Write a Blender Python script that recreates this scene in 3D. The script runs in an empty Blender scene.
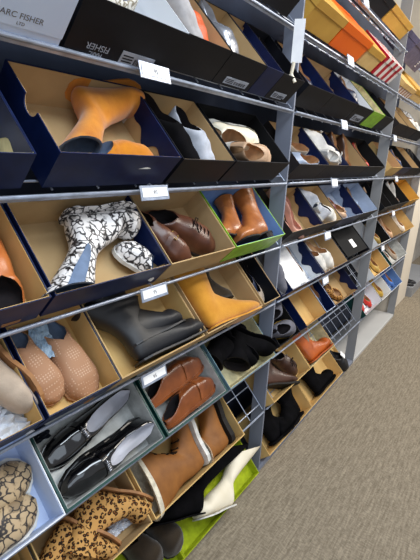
import bpy, bmesh, math, random
from mathutils import Matrix, Vector, noise
random.seed(7)
C = bpy.context.scene.collection
PI = math.pi

# ------------------------------------------------------------------ helpers
def lin(c):
    return tuple((x/12.92 if x <= .04045 else ((x+.055)/1.055)**2.4) for x in [v/255 for v in c]) + (1,)

MATS = {}
def mat(name, rgb, rough=.6, spec=.3, kind='plain', rgb2=None, scale=30, bump=.0, metal=0, coat=0, sheen=0):
    if name in MATS: return MATS[name]
    m = bpy.data.materials.new(name); m.use_nodes = True
    nt = m.node_tree; b = nt.nodes['Principled BSDF']; L = nt.links
    b.inputs['Roughness'].default_value = rough
    b.inputs['Specular IOR Level'].default_value = spec
    b.inputs['Metallic'].default_value = metal
    b.inputs['Coat Weight'].default_value = coat
    b.inputs['Coat Roughness'].default_value = .12
    b.inputs['Sheen Weight'].default_value = sheen
    tc = nt.nodes.new('ShaderNodeTexCoord')
    c1, c2 = lin(rgb), lin(rgb2 or tuple(max(0, v*.8) for v in rgb))
    def ramp(src, p0, p1, a, bb):
        r = nt.nodes.new('ShaderNodeValToRGB'); r.color_ramp.elements[0].position = p0; r.color_ramp.elements[1].position = p1
        r.color_ramp.elements[0].color = a; r.color_ramp.elements[1].color = bb
        L.new(src, r.inputs[0]); return r
    def nz(sc, det=3, vec=None):
        n = nt.nodes.new('ShaderNodeTexNoise'); n.inputs['Scale'].default_value = sc; n.inputs['Detail'].default_value = det
        L.new(vec or tc.outputs['Object'], n.inputs['Vector']); return n
    def warped(sc, amt):
        n = nz(sc, 2); v = nt.nodes.new('ShaderNodeVectorMath'); v.operation = 'SCALE'; v.inputs['Scale'].default_value = amt
        L.new(n.outputs['Color'], v.inputs[0]); a = nt.nodes.new('ShaderNodeVectorMath'); a.operation = 'ADD'
        L.new(tc.outputs['Object'], a.inputs[0]); L.new(v.outputs[0], a.inputs[1]); return a.outputs[0]
    if kind == 'plain' or kind == 'suede':
        n = nz(scale, 4); r = ramp(n.outputs['Fac'], .3, .7, c2, c1); L.new(r.outputs[0], b.inputs['Base Color'])
        h = nz(scale*6 if kind == 'plain' else 400, 4).outputs['Fac']
    elif kind == 'leopard':
        v = nt.nodes.new('ShaderNodeTexVoronoi'); v.inputs['Scale'].default_value = scale
        L.new(warped(60, .006), v.inputs['Vector'])
        r = nt.nodes.new('ShaderNodeValToRGB'); e = r.color_ramp.elements
        e[0].position = 0; e[0].color = lin((120, 70, 25)); e[1].position = .22; e[1].color = lin((120, 72, 28))
        for ps, cc in ((.27, c2), (.47, c2), (.53, c1)):
            x = e.new(ps); x.color = cc
        L.new(v.outputs['Distance'], r.inputs[0])
        n = nz(90, 2); g = ramp(n.outputs['Fac'], .46, .54, (0,0,0,1), (1,1,1,1))
        mx = nt.nodes.new('ShaderNodeMix'); mx.data_type = 'RGBA'; mx.inputs['A'].default_value = c1
        n3 = ramp(nz(90, 2).outputs['Fac'], .38, .44, (0,0,0,1), (1,1,1,1))
        L.new(n3.outputs[0], mx.inputs['Factor']); L.new(r.outputs[0], mx.inputs['B']); L.new(mx.outputs['Result'], b.inputs['Base Color'])
        h = nz(300).outputs['Fac']
    elif kind == 'snake':
        w = warped(34, .035)
        v = nt.nodes.new('ShaderNodeTexVoronoi'); v.feature = 'DISTANCE_TO_EDGE'; v.inputs['Scale'].default_value = scale
        L.new(w, v.inputs['Vector'])
        g = ramp(v.outputs['Distance'], .06, .13, c2, c1)
        n = nz(45, 3); g2 = ramp(n.outputs['Fac'], .33, .43, (1,1,1,1), (0,0,0,1))
        n2 = ramp(nz(scale*.5, 4).outputs['Fac'], .56, .62, (1,1,1,1), lin((165,160,155)))
        mx = nt.nodes.new('ShaderNodeMix'); mx.data_type = 'RGBA'; L.new(g2.outputs[0], mx.inputs['Factor'])
        L.new(g.outputs[0], mx.inputs['A']); mx.inputs['B'].default_value = c1
        m2 = nt.nodes.new('ShaderNodeMix'); m2.data_type = 'RGBA'; m2.blend_type = 'MULTIPLY'; m2.inputs['Factor'].default_value = .8
        L.new(mx.outputs['Result'], m2.inputs['A']); L.new(n2.outputs[0], m2.inputs['B'])
        L.new(m2.outputs['Result'], b.inputs['Base Color']); h = v.outputs['Distance']
    elif kind == 'dots':      # perforated leather
        v = nt.nodes.new('ShaderNodeTexVoronoi'); v.inputs['Scale'].default_value = scale; v.inputs['Randomness'].default_value = .12
        L.new(tc.outputs['Object'], v.inputs['Vector'])
        g = ramp(v.outputs['Distance'], .22, .3, c2, c1); L.new(g.outputs[0], b.inputs['Base Color']); h = v.outputs['Distance']
    elif kind == 'stripes':
        s = nt.nodes.new('ShaderNodeTexWave'); s.inputs['Scale'].default_value = scale; s.bands_direction = 'X'; L.new(tc.outputs['Object'], s.inputs['Vector'])
        g = ramp(s.outputs['Fac'], .48, .52, c1, c2); L.new(g.outputs[0], b.inputs['Base Color']); h = nz(300).outputs['Fac']
    elif kind == 'carpet':
        mp = nt.nodes.new('ShaderNodeMapping'); mp.inputs['Scale'].default_value = (7, 60, 1); L.new(tc.outputs['Object'], mp.inputs['Vector'])
        n = nz(1.6, 5, mp.outputs[0]); n.inputs['Roughness'].default_value = .75
        g = ramp(n.outputs['Fac'], .36, .66, c2, c1)
        mp2 = nt.nodes.new('ShaderNodeMapping'); mp2.inputs['Scale'].default_value = (45, 16, 1); L.new(tc.outputs['Object'], mp2.inputs['Vector'])
        n2 = nz(3.2, 4, mp2.outputs[0]); g2 = ramp(n2.outputs['Fac'], .35, .65, (.62,.62,.62,1), (1.0,1.0,1.0,1))
        m2 = nt.nodes.new('ShaderNodeMix'); m2.data_type = 'RGBA'; m2.blend_type = 'MULTIPLY'; m2.inputs['Factor'].default_value = .8
        L.new(g.outputs[0], m2.inputs['A']); L.new(g2.outputs[0], m2.inputs['B']); L.new(m2.outputs['Result'], b.inputs['Base Color']); h = n2.outputs['Fac']
    if bump:
        bp = nt.nodes.new('ShaderNodeBump'); bp.inputs['Strength'].default_value = bump; bp.inputs['Distance'].default_value = .002
        L.new(h, bp.inputs['Height']); L.new(bp.outputs[0], b.inputs['Normal'])
    MATS[name] = m; return m

def mesh_obj(name, verts, faces, m, parent=None, smooth=False, sub=0, bevel=0):
    me = bpy.data.meshes.new(name); me.from_pydata([tuple(v) for v in verts], [], faces); me.materials.append(m)
    bm = bmesh.new(); bm.from_mesh(me); bmesh.ops.remove_doubles(bm, verts=bm.verts, dist=1e-6)
    bmesh.ops.dissolve_degenerate(bm, dist=1e-6, edges=bm.edges); bmesh.ops.recalc_face_normals(bm, faces=bm.faces)
    bm.to_mesh(me); bm.free()
    if smooth:
        for p in me.polygons: p.use_smooth = True
    o = bpy.data.objects.new(name, me); C.objects.link(o)
    if parent: o.parent = parent
    if bevel:
        b = o.modifiers.new('b', 'BEVEL'); b.width = bevel; b.segments = 2; b.limit_method = 'ANGLE'
    if sub:
        s = o.modifiers.new('s', 'SUBSURF'); s.levels = s.render_levels = sub
    return o

class G:                                            # gathers simple pieces into one mesh
    def __init__(s): s.v = []; s.f = []
    def add(s, v, f):
        n = len(s.v); s.v += [Vector(x) for x in v]; s.f += [tuple(i+n for i in q) for q in f]; return s
    def box(s, a, b):
        x0, y0, z0 = a; x1, y1, z1 = b
        return s.add([(x0,y0,z0),(x1,y0,z0),(x1,y1,z0),(x0,y1,z0),(x0,y0,z1),(x1,y0,z1),(x1,y1,z1),(x0,y1,z1)],
                     [(0,3,2,1),(4,5,6,7),(0,1,5,4),(1,2,6,5),(2,3,7,6),(3,0,4,7)])
    def tube(s, pts, r, n=8, closed=False):
        pts = [Vector(p) for p in pts]; rings = []; k = len(pts)
        for i, p in enumerate(pts):
            t = (pts[(i+1) % k]-pts[i-1]) if closed else (pts[min(i+1, k-1)]-pts[max(i-1, 0)])
            t.normalize(); a = t.orthogonal().normalized() if i == 0 else (rings[-1][1]-t*t.dot(rings[-1][1])).normalized()
            bb = t.cross(a); rr = r[i] if isinstance(r, (list, tuple)) else r
            rings.append(([p+(a*math.cos(2*PI*j/n)+bb*math.sin(2*PI*j/n))*rr for j in range(n)], a))
        v = [q for R, _ in rings for q in R]; f = []
        for i in range(k if closed else k-1):
            for j in range(n): f.append((i*n+j, i*n+(j+1) % n, ((i+1) % k)*n+(j+1) % n, ((i+1) % k)*n+j))
        if not closed: f += [tuple(range(n))[::-1], tuple((k-1)*n+j for j in range(n))]
        return s.add(v, f)
    def prism(s, poly, axis, a, b):                 # 2-D outline extruded along an axis
        n = len(poly)
        def P(p, t): return {'x': (t, p[0], p[1]), 'y': (p[0], t, p[1]), 'z': (p[0], p[1], t)}[axis]
        return s.add([P(p, a) for p in poly]+[P(p, b) for p in poly],
                     [tuple(range(n)), tuple(range(n, 2*n))[::-1]]+[(i, (i+1) % n, n+(i+1) % n, n+i) for i in range(n)])
    def obj(s, name, m, parent=None, **k): return mesh_obj(name, s.v, s.f, m, parent, **k)

def tag(o, label, cat, group=None):
    o['label'] = label; o['category'] = cat
    if group: o['group'] = group
    return o
def empty(name, mtx):
    o = bpy.data.objects.new(name, None); o.empty_display_size = .05; C.objects.link(o); o.matrix_world = mtx; return o
def interp(tab, x):
    if x <= tab[0][0]: return tab[0][1]
    for (a, va), (b, vb) in zip(tab, tab[1:]):
        if x <= b:
            t = (x-a)/(b-a); t = t*t*(3-2*t); return va+(vb-va)*t
    return tab[-1][1]
def crom(pts, n):                                   # Catmull-Rom through tuples
    out = []; k = len(pts)
    for i in range(k-1):
        p0, p1, p2, p3 = [pts[max(0, min(k-1, j))] for j in (i-1, i, i+1, i+2)]
        for s in range(n):
            t = s/n
            out.append(tuple(.5*((2*b)+(-a+c)*t+(2*a-5*b+4*c-d)*t*t+(-a+3*b-3*c+d)*t**3) for a, b, c, d in zip(p0, p1, p2, p3)))
    out.append(tuple(pts[-1])); return out

# ------------------------------------------------------------------ camera (solved from the vanishing points)
H_CAM = 1.55; F_PX = 396.85; PITCH, YAW, ROLL = .299667, .630969, -.045725
fw = Vector((math.cos(YAW)*math.cos(PITCH), math.sin(YAW)*math.cos(PITCH), -math.sin(PITCH)))
r0 = fw.cross(Vector((0, 0, 1))).normalized(); d0 = fw.cross(r0)
rt = r0*math.cos(ROLL)+d0*math.sin(ROLL); dn = -r0*math.sin(ROLL)+d0*math.cos(ROLL)
cam = bpy.data.cameras.new('camera'); co = bpy.data.objects.new('camera', cam); C.objects.link(co)
co.matrix_world = Matrix(((rt.x, -dn.x, -fw.x, 0), (rt.y, -dn.y, -fw.y, 0), (rt.z, -dn.z, -fw.z, H_CAM), (0, 0, 0, 1)))
cam.sensor_fit = 'HORIZONTAL'; cam.sensor_width = 36; cam.lens = F_PX/420*36; cam.clip_start = .01
bpy.context.scene.camera = co

# ------------------------------------------------------------------ materials
NAVY = mat('navy_card', (15, 30, 72), .4, .22, rgb2=(11, 24, 60))
INK = mat('black_card', (20, 21, 28), .5, .2)
CHAR = mat('charcoal_card', (46, 41, 42), .6, .2)
TAN = mat('kraft_card', (188, 160, 118), .85, .15, scale=12, rgb2=(176, 147, 106))
TANL = mat('light_kraft', (216, 182, 122), .85, .15, scale=12, rgb2=(204, 168, 108))
GOLD = mat('gold_card', (206, 160, 72), .6, .3, scale=8, rgb2=(192, 146, 62))
LBLUE = mat('pale_blue_card', (206, 220, 246), .5, .3, scale=6, rgb2=(200, 214, 242))
PALE = mat('pale_grey_blue_lining', (172, 186, 210), .7, .2, scale=10)
SKY = mat('blue_lining', (116, 152, 205), .7, .2, scale=10)
LIME = mat('lime_card', (150, 205, 48), .45, .4)
LIMED = mat('bright_lime_card', (172, 188, 30), .7, .2)
GREEN = mat('dark_green_card', (10, 66, 62), .4, .4)
TEAL = mat('grey_teal_card', (112, 146, 160), .5, .3)
WHITEC = mat('white_card', (228, 230, 234), .6, .3, scale=8, rgb2=(220, 223, 228))
GREYC = mat('grey_lining', (204, 206, 204), .7, .2)
CREAMC = mat('cream_lining', (222, 212, 170), .8, .2)
BLACKC = mat('matt_black_lining', (20, 20, 22), .8, .2)
ORANGE = mat('orange_card', (246, 112, 22), .5, .3, scale=6, rgb2=(240, 104, 18))
PURPLE = mat('grey_purple_card', (104, 98, 124), .6, .3)
STRIPE = mat('red_white_stripes', (180, 22, 44), .5, .3, 'stripes', rgb2=(235, 228, 224), scale=3.2)
TSTRIPE = mat('tan_white_stripes', (176, 120, 92), .5, .3, 'stripes', rgb2=(226, 216, 200), scale=5)
STEEL = mat('grey_painted_steel', (130, 135, 149), .5, .25, scale=4, rgb2=(123, 128, 143))
STEELW = mat('pale_grey_steel', (150, 152, 156), .45, .3, scale=4, rgb2=(142, 144, 148))
DECK = mat('pale_deck_steel', (196, 196, 196), .5, .3, scale=4, rgb2=(188, 188, 188))
WIRE = mat('zinc_wire', (176, 186, 206), .35, .5, metal=.35)
BACKP = mat('slate_back_panel', (60, 68, 88), .7, .2, scale=5)
PAPER = mat('white_paper', (250, 250, 250), .7, .2, scale=20, rgb2=(230, 230, 234))
STICK = mat('grey_white_sticker', (176, 184, 200), .6, .2)
PRINT = mat('black_print', (30, 30, 34), .6, .2)
PRINTG = mat('grey_print', (120, 116, 120), .6, .2)
TISSUE = mat('tissue_paper', (232, 234, 238), .8, .1, scale=25, rgb2=(214, 218, 226))
TISSUEB = mat('blue_grey_tissue', (170, 192, 210), .8, .1, scale=25, rgb2=(150, 175, 198))
def suede(n, c, **k): return mat(n, c, .95, .1, 'suede', bump=.35, scale=22, sheen=.3, **k)
def leather(n, c, rough=.34, **k): return mat(n, c, rough, .5, 'plain', bump=.12, scale=18, **k)
MUST = suede('mustard_suede', (206, 132, 34), rgb2=(178, 104, 22)); YEL = suede('yellow_suede', (206, 146, 54), rgb2=(188, 126, 40))
SNAKE = mat('white_snake_print', (240, 236, 234), .4, .4, 'snake', rgb2=(38, 34, 36), scale=50, bump=.2)
SNAKEB = mat('brown_snake_print', (178, 154, 120), .5, .3, 'snake', rgb2=(52, 46, 44), scale=52, bump=.2)
LEO = mat('leopard_print', (190, 144, 84), .8, .2, 'leopard', rgb2=(34, 20, 12), scale=88)
CHEST = leather('chestnut_leather', (104, 62, 42), rgb2=(66, 36, 26)); TANLE = leather('caramel_leather', (178, 110, 60), .26, rgb2=(144, 82, 40))
COGN = leather('cognac_leather', (138, 76, 36), .28, rgb2=(98, 50, 22)); BRW = leather('brown_nubuck', (146, 92, 36), .65, rgb2=(120, 72, 24))
BLK = leather('black_leather', (25, 26, 31), .5); PAT = mat('black_patent', (8, 8, 11), .08, .7, coat=.8); BLS = mat('black_suede', (17, 16, 19), .95, .05, 'suede', bump=.35, scale=22, rgb2=(9, 9, 10))
ORB = leather('orange_brown_leather', (204, 124, 66), .3, rgb2=(178, 98, 46)); PERF = mat('taupe_perforated', (168, 126, 96), .6, .3, 'dots', rgb2=(196, 164, 138), scale=150)
BEIGE = suede('beige_suede', (196, 176, 156)); TAUPE = suede('taupe_suede', (150, 134, 118)); NUDE = leather('nude_leather', (214, 176, 142), .5); PINK = leather('rose_leather', (206, 154, 136), .55)
CREAM = leather('cream_leather', (236, 228, 208), .5, rgb2=(226, 216, 192)); FLEECE = mat('cream_fleece', (232, 222, 200), .95, .1, 'suede', bump=.9, scale=60)
WHT = leather('white_leather', (232, 230, 226), .5); GREY = mat('grey_knit', (112, 112, 122), .9, .1, 'suede', bump=.5); NVY = leather('navy_leather', (30, 40, 68), .3)
DBR = suede('dark_brown_suede', (50, 40, 28), rgb2=(36, 28, 20)); DKL = leather('dark_brown_leather', (84, 56, 44), .4, rgb2=(54, 34, 26)); RED = leather('red_leather', (206, 46, 30), .4); ORG = leather('orange_leather', (226, 92, 30), .5)
SILV = mat('silver_leather', (170, 172, 180), .25, .6, metal=.6); RUST = leather('rust_leather', (186, 92, 32), .4, rgb2=(150, 70, 22))
SOLE = mat('dark_rubber', (30, 26, 24), .7, .3); SOLET = mat('tan_stacked_sole', (170, 120, 76), .6, .3); SOLEW = mat('white_rubber', (232, 230, 224), .5, .3); SOLEY = mat('gum_yellow_rubber', (212, 172, 70), .6, .3)
INS = mat('tan_insole', (196, 152, 110), .7, .2); INSW = mat('white_insole', (222, 222, 230), .4, .4, scale=8); INSG = mat('pale_grey_insole', (190, 190, 196), .5, .3); LINK = mat('dark_lining', (38, 34, 36), .9, .1); LINB = mat('blue_grey_lining', (112, 130, 158), .8, .2)
LACE = mat('dark_lace', (34, 28, 26), .9, .1); LACEW = mat('white_lace', (236, 234, 230), .8, .1); BRASS = mat('brass', (190, 156, 90), .3, .5, metal=.8); CHROME = mat('chrome', (190, 190, 196), .2, .6, metal=.9)
CREAMW = mat('cream_wall_paint', (222, 212, 196), .7, .2, scale=3, rgb2=(216, 206, 190)); WALLM = mat('wall_paint', (196, 192, 184), .8, .2, scale=3)
CARPET = mat('beige_carpet', (168, 157, 139), 1, .05, 'carpet', rgb2=(128, 118, 103), bump=.6)

# ------------------------------------------------------------------ setting
def struct(name, g, m, **k):
    o = g.obj(name, m, **k); o['kind'] = 'structure'; return o
YR = .7487                  # plane of the front rails
YF = .689                   # plane of box fronts, upright fronts, base front
TILT = math.radians(46)
ROWZ = {'top': 2.28, 0: 2.02, 1: 1.754, 2: 1.478, 3: 1.210, 4: .947, 5: .668, 6: .388, 7: .10}
ROWR = {'top': 2.275, 0: 2.017, 1: 1.746, 2: 1.473, 3: 1.208, 4: .950, 5: .668, 6: .388}
ROWZ[7] = .03
SB = 1.045                  # boxes of the other bays stand this much farther back
DYB = .689*SB-.689
ROWZB = {k: 1.55+(z+.064-1.55)*SB-.064*SB for k, z in {**ROWZ, 5: .698, 6: .408, 7: .10}.items()}
def bx2(x): return x*SB
def bx3(x): return 3.068+(x-2.84)*(4.37-3.068)/(4.10-2.84)
UP = [(.07, .11), (1.435, 1.475), (2.785, 2.825), (4.11, 4.15)]
struct('floor', G().box((-3, -3, -.05), (14, 4, 0)), CARPET)
struct('wall_back', G().box((-3, 1.12, 0), (14, 1.2, 3.2)), WALLM)
struct('wall_far', G().box((14, -3, 0), (14.1, 1.2, 3.2)), WALLM)
struct('trim_1', G().box((4.43, .80, 0), (5.2, 1.119, 3.2)), CREAMW, bevel=.004)
def shelf_unit(i, x0, x1, label):
    r = tag(empty('shelving_unit', Matrix.Translation((x0, YR+.001, 0))), label, 'shelving'); W = x1-x0
    G().box((.0, .31, .05), (W, .32, 2.7)).obj('back_panel', BACKP, r)
    m = STEEL if i < 3 else STEELW
    for x in ((0,) if i < 3 else (0, W)):
        G().prism([(x-.012, 0), (x-.002, 0), (x, .004), (x, .07), (x-.012, .07)], 'z', 0, 2.7).obj('upright', STEELW if x else m, r)
    G().prism([(.002, .0), (.002, .02), (.008, .028), (.31, .028), (.31, .02), (.012, .015), (.012, .0)], 'x', .0005, W-.0125).obj('base_deck', DECK if i == 3 else STEEL, r)
    return r
shelf_unit(0, -.9, .10, 'grey steel shelving bay mostly outside the left edge')
shelf_unit(1, .11, 1.536, 'nearest grey steel shelving bay with the mustard and snake print boots')
shelf_unit(2, 1.536, 3.051, 'middle grey shelving bay with the tan boxes near the floor')
shelf_unit(3, 3.051, 4.406, 'far pale grey shelving bay with an empty bottom deck')

def wire_shelf(x0, x1, z, label, drop=0):
    r = tag(empty('wire_shelf', Matrix.Translation((x0, YR, z)) @ Matrix.Rotation(TILT, 4, 'X')), label, 'shelf rack', 'sloping wire shelf racks')
    W = x1-x0; o = -.0105
    G().tube([(0, -.010, o+.004), (W, -.010, o+.004)], .0045, 10).obj('front_rail', WIRE, r)
    G().box((0, -.0115, o-.008), (W, -.0095, o-.001)).obj('lip_strip', WIRE, r)
    g = G(); o -= drop
    if drop:
        for k in (0, .5, 1): g.tube([(W*k, -.008, o+.005), (W*k, -.010, o+drop+.004)], .003, 6)
    for v in (.03, .13, .235): g.tube([(0, v, o+.002), (W, v, o+.002)], .0026, 6)
    n = max(2, int(W/.11))
    for k in range(n+1): g.tube([(W*k/n, .004, o+.005), (W*k/n, .24, o+.005)], .0022, 6)
    g.obj('wire_grid', WIRE, r)
    return r
ROWN = {'top': 'topmost row', 0: 'row above the orange box level', 1: 'row of the black lettered box', 2: 'row of the mustard boots',
        3: 'row of the white snake print boots', 4: 'row of the yellow suede boots', 5: 'row of the black loafers', 6: 'row of the leopard boots'}
ORDN = {'top': 'topmost', 0: 'second', 1: 'third', 2: 'fourth', 3: 'fifth', 4: 'sixth', 5: 'seventh', 6: 'eighth'}
BAYN = ['nearest bay', 'middle bay', 'far bay']
for bi, (x0, x1) in enumerate(((.125, 1.515), (1.545, 3.03), (3.06, 4.385))):
    for k in ['top', 0, 1, 2, 3, 4, 5, 6]:
        if k == 'top' and bi == 0: continue
        wire_shelf(x0, x1, ROWR[k], 'sloping grey wire shelf rack in the %s, %s rack from the top' % (BAYN[bi], ORDN[k]), 0 if bi == 0 else .027)

# ------------------------------------------------------------------ boxes
def box_frame(x, z, dy=0, dz=0):
    return Matrix.Translation((x, YR+dy, z+dz)) @ Matrix.Rotation(TILT, 4, 'X')
class Box: pass
def text_mesh(s, size, m, mtx, parent, name='lettering'):
    cu = bpy.data.curves.new('t', 'FONT'); cu.body = s; cu.size = size; cu.align_x = 'CENTER'; cu.align_y = 'CENTER'; cu.extrude = .0002
    t = bpy.data.objects.new('t', cu); C.objects.link(t); bpy.context.view_layer.update()
    me = bpy.data.meshes.new_from_object(t.evaluated_get(bpy.context.evaluated_depsgraph_get()))
    bpy.data.objects.remove(t); me.materials.clear(); me.materials.append(m)
    o = bpy.data.objects.new(name, me); C.objects.link(o); o.parent = parent; o.matrix_local = mtx; return o
def shoe_box(row, x0, x1, outer, inner, label, H=.092, L=.235, flap=None, notch=False, sticker=None, zt=None, bay=1, name='shoe_box', flapl=False, dy=0, wall=.0025):
    z = (ROWZ if bay == 1 else ROWZB)[row] if zt is None else zt
    if bay > 1: f = bx2 if bay == 2 else bx3; x0, x1 = f(x0), f(x1); dy = DYB
    M = box_frame(x0, z, dy); r = tag(empty(name, M), label, 'box'); W = x1-x0; t = wall
    g = G(); g.box((0, 0, 0), (W, L, t))
    g.box((0, 0, t), (W, t, H)); g.box((0, L-t, t), (W, L, H))
    def side(x):
        if notch and x == 0:
            a = [(t, t), (L-t, t), (L-t, H)]; c = L*.52
            for k in range(0, 13): q = PI*k/12; a.append((c+.026*math.cos(q), H-.024*math.sin(q)))
            a.append((t, H)); g.prism(a, 'x', x, x+t)
        else: g.box((x, t, t), (x+t, L-t, H))
    side(0); side(W-t); g.obj('tray', outer, r)
    q = G(); e = t+.0006; Hi = H-.0015
    q.box((e, e, e), (W-e, L-e, e+.001)); q.box((e, e, e), (W-e, e+.001, Hi)); q.box((e, L-e-.001, e), (W-e, L-e, Hi))
    q.box((W-e-.001, e, e), (W-e, L-e, Hi))
    if notch:
        a = [(e, e), (L-e, e), (L-e, Hi)]; c = L*.52
        for k in range(0, 13): s = PI*k/12; a.append((c+.027*math.cos(s), H-.025*math.sin(s)))
        a.append((e, Hi)); q.prism(a, 'x', e, e+.001)
    else: q.box((e, e, e), (e+.001, L-e, Hi))
    q.obj('lining', inner, r)
    def flap_at(xa, xb, m):
        n = 26; low = []
        for k in range(n+1):
            s = k/n; v = e+.002+(L-2*e-.004)*s
            low.append((v, H*(.42+.16*math.sin(s*9.5)+.10*math.sin(s*21+1)) if .04 < s < .96 else H*.85))
        G().prism([(low[0][0], H+.001), (low[-1][0], H+.001)]+low[::-1], 'x', xa, xb).obj('end_flap', m, r)
    if flap: flap_at(W-e-.003, W-e-.0012, flap)
    if flapl: flap_at(e+.0012, e+.003, flapl)
    if sticker:
        sx, sw = sticker[:2]; h0, h1 = sticker[2:] if len(sticker) > 2 else (H*.12, H*.5); s = G().box((sx, -.0009, h0), (sx+sw, -.0001, h1)).obj('size_sticker', STICK, r)
        s['label'] = 'white printed size sticker'
        bar = G()
        for k in range(14): bar.box((sx+sw*(.42+.036*k), -.0013, h0+(h1-h0)*.15), (sx+sw*(.42+.036*k+(.012 if k % 3 else .022)), -.0009, h0+(h1-h0)*.6))
        for k in range(3): bar.box((sx+sw*.06, -.0013, h0+(h1-h0)*(.2+.22*k)), (sx+sw*.36, -.0009, h0+(h1-h0)*(.3+.22*k)))
        bar.obj('printed_bars', PRINT, s)
    b = Box(); b.M = M; b.W = W; b.L = L; b.H = H; b.r = r; b.x0 = x0; return b

# ------------------------------------------------------------------ shoes: each builder returns [(part, verts, faces, material, subdiv)]
def scale_pts(tab, fl, sh): return tab
def boot(up, sole=SOLE, inner=LINK, FL=.255, SH=.19, heel=.03, blunt=1., w=1., cuff=None, laces=None, gore=None, strap=None, zipper=False, platform=.008, shaftw=1.0, slouch=0, pull=None, lean=0, flare=0):
    h = heel; k = FL/.255; s = SH/.19
    top = .10+.10*s*1.0
    # (Px,Pz, Qx,Qz, halfwidth): P on the instep side, Q on the sole side
    R = [(.254*k, .014, .255*k, .010, .006), (.252*k, .026*blunt, .254*k, .002, .021*w), (.240*k, .040*blunt, .243*k, 0, .034*w), (.215*k, .050*blunt, .218*k, 0, .042*w),
         (.185*k, .058+.08*h, .185*k, .0, .045*w), (.150*k, .074+.25*h, .150*k, .08*h, .041*w), (.120*k, .094+.5*h, .105*k, .55*h, .034*w),
         (.106*k, .108+.75*h, .055*k, .95*h, .032*w), (.100*k, .116+.85*h, .014*k, h+.002, .031*w), (.098*k, .124+h, .002*k, h+.03, .032*w),
         (.097*k, .136+h, -.001*k, h+.075, .033*w*shaftw), (.099*k, .10+h+.06*s, .003*k, h+.09+.035*s, .036*w*shaftw), (.104*k+slouch*.4, h+.10+.09*s, -.004*k+slouch*.4, h+.10+.08*s, .041*w*shaftw), (.112*k+slouch, h+.09+.14*s, -.010*k+slouch, h+.09+.15*s, .047*w*shaftw)]
    def bend(px, pz):
        q = max(0, pz-(h+.07)); return px-lean*q
    R = [(bend(a, b)+flare*.5*max(0, (b-h-.1)/.1), b, bend(c, d)-flare*.5*max(0, (d-h-.1)/.1), d, e) for a, b, c, d, e in R]
    rr = crom(R, 3); n = 20; V = []; F = []
    def ring(r, off=0):
        px, pz, qx, qz, hw = r; out = []
        for j in range(n):
            th = 2*PI*j/n; t = (1-math.cos(th))/2; sy = math.sin(th); y = (abs(sy)**.72)*(1 if sy >= 0 else -1)
            wd = hw*(.80+.2*t) if t < .5 else hw*.9+hw*.1*(1-t)
            dx, dz = qx-px, qz-pz; l = math.hypot(dx, dz) or 1; a = off/l
            tt = a+t*(1-2*a)
            out.append((px+dx*tt, y*(wd-off), pz+dz*tt))
        return out
    for r in rr: V += ring(r)
    for i in range(len(rr)-1):
        for j in range(n): F.append((i*n+j, i*n+(j+1) % n, (i+1)*n+(j+1) % n, (i+1)*n+j))
    F.append(tuple(range(n)))
    parts = [('upper', V, F, up, 1)]
    Vi = ring(rr[-1]); last = rr[-1]; ii = [rr[-1], rr[-3], rr[-5], rr[-7]]
    Vi = ring(ii[0], 0); Fi = []
    for q in ii[:]: Vi += ring(q, .006)
    for i in range(len(ii)):
        for j in range(n): Fi.append((i*n+j, i*n+(j+1) % n, (i+1)*n+(j+1) % n, (i+1)*n+j))
    Fi.append(tuple(len(ii)*n+j for j in range(n)))
    parts.append(('shaft_lining', Vi, Fi, inner, 0))
    # sole following the arch, then the heel block
    st = [(.2575, .008), (.252, .024), (.24, .035), (.215, .0425), (.185, .046), (.15, .040), (.11, .032), (.07, .031), (.03, .032), (.008, .024), (.0, .012)]
    def zb(x): return interp([(0, h), (.06, h*.95), (.105, h*.6), (.15, h*.1), (.18, 0), (.26, 0)], x/k)
    O = [(x*k, -y*w) for x, y in st]+[(x*k, y*w) for x, y in st[::-1]]
    m = len(O); pv = platform
    V = [(x, y, zb(x)+.0015) for x, y in O]+[(x, y, zb(x)-pv) for x, y in O]
    hf = len(st); F = []
    for i in range(hf-1):
        a, b, c, d = i, i+1, m-2-i, m-1-i
        F.append((a, b, c, d)); F.append((m+a, m+d, m+c, m+b))
    for i in range(m): F.append((i, (i+1) % m, m+(i+1) % m, m+i))
    parts.append(('sole', V, F, sole, 0))
    if h > .012:
        g = G(); ho = [(.066, .024), (.05, .030), (.025, .029), (.006, .020), (-.001, .008)]
        P = [(x*k, -y*w) for x, y in ho]+[(x*k, y*w) for x, y in ho[::-1]]
        m2 = len(P); V = [(x, y, zb(x)-pv+.001) for x, y in P]+[(x*.93+.003, y*.93, -pv) for x, y in P]
        parts.append(('heel', V, [tuple(range(m2)), tuple(range(m2, 2*m2))[::-1]]+[(i, (i+1) % m2, m2+(i+1) % m2, m2+i) for i in range(m2)], sole, 0))
    def band(i0, i1, off, name, m, thick=0):
        Vb = []; Fb = []; idx = range(i0, i1+1)
        for q in idx: Vb += ring(rr[q], -off)
        for i in range(len(idx)-1):
            for j in range(n): Fb.append((i*n+j, i*n+(j+1) % n, (i+1)*n+(j+1) % n, (i+1)*n+j))
        parts.append((name, Vb, Fb, m, 1))
    N = len(rr)
    if cuff: 
        band(N-2, N-1, .004, 'fleece_cuff', cuff)
    if strap:
        band(N-10, N-9, .0025, 'strap', strap)
        g = G(); c = ring(rr[N-10], -.005)[5]
        for sg in (-1, 1):
            y = sg*abs(c[1]); g.tube([(c[0]-.012, y, c[2]-.01), (c[0]+.012, y, c[2]-.01), (c[0]+.012, y, c[2]+.012), (c[0]-.012, y, c[2]+.012)], .0018, 6, True)
        parts.append(('buckle', g.v, g.f, BRASS, 0))
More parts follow.
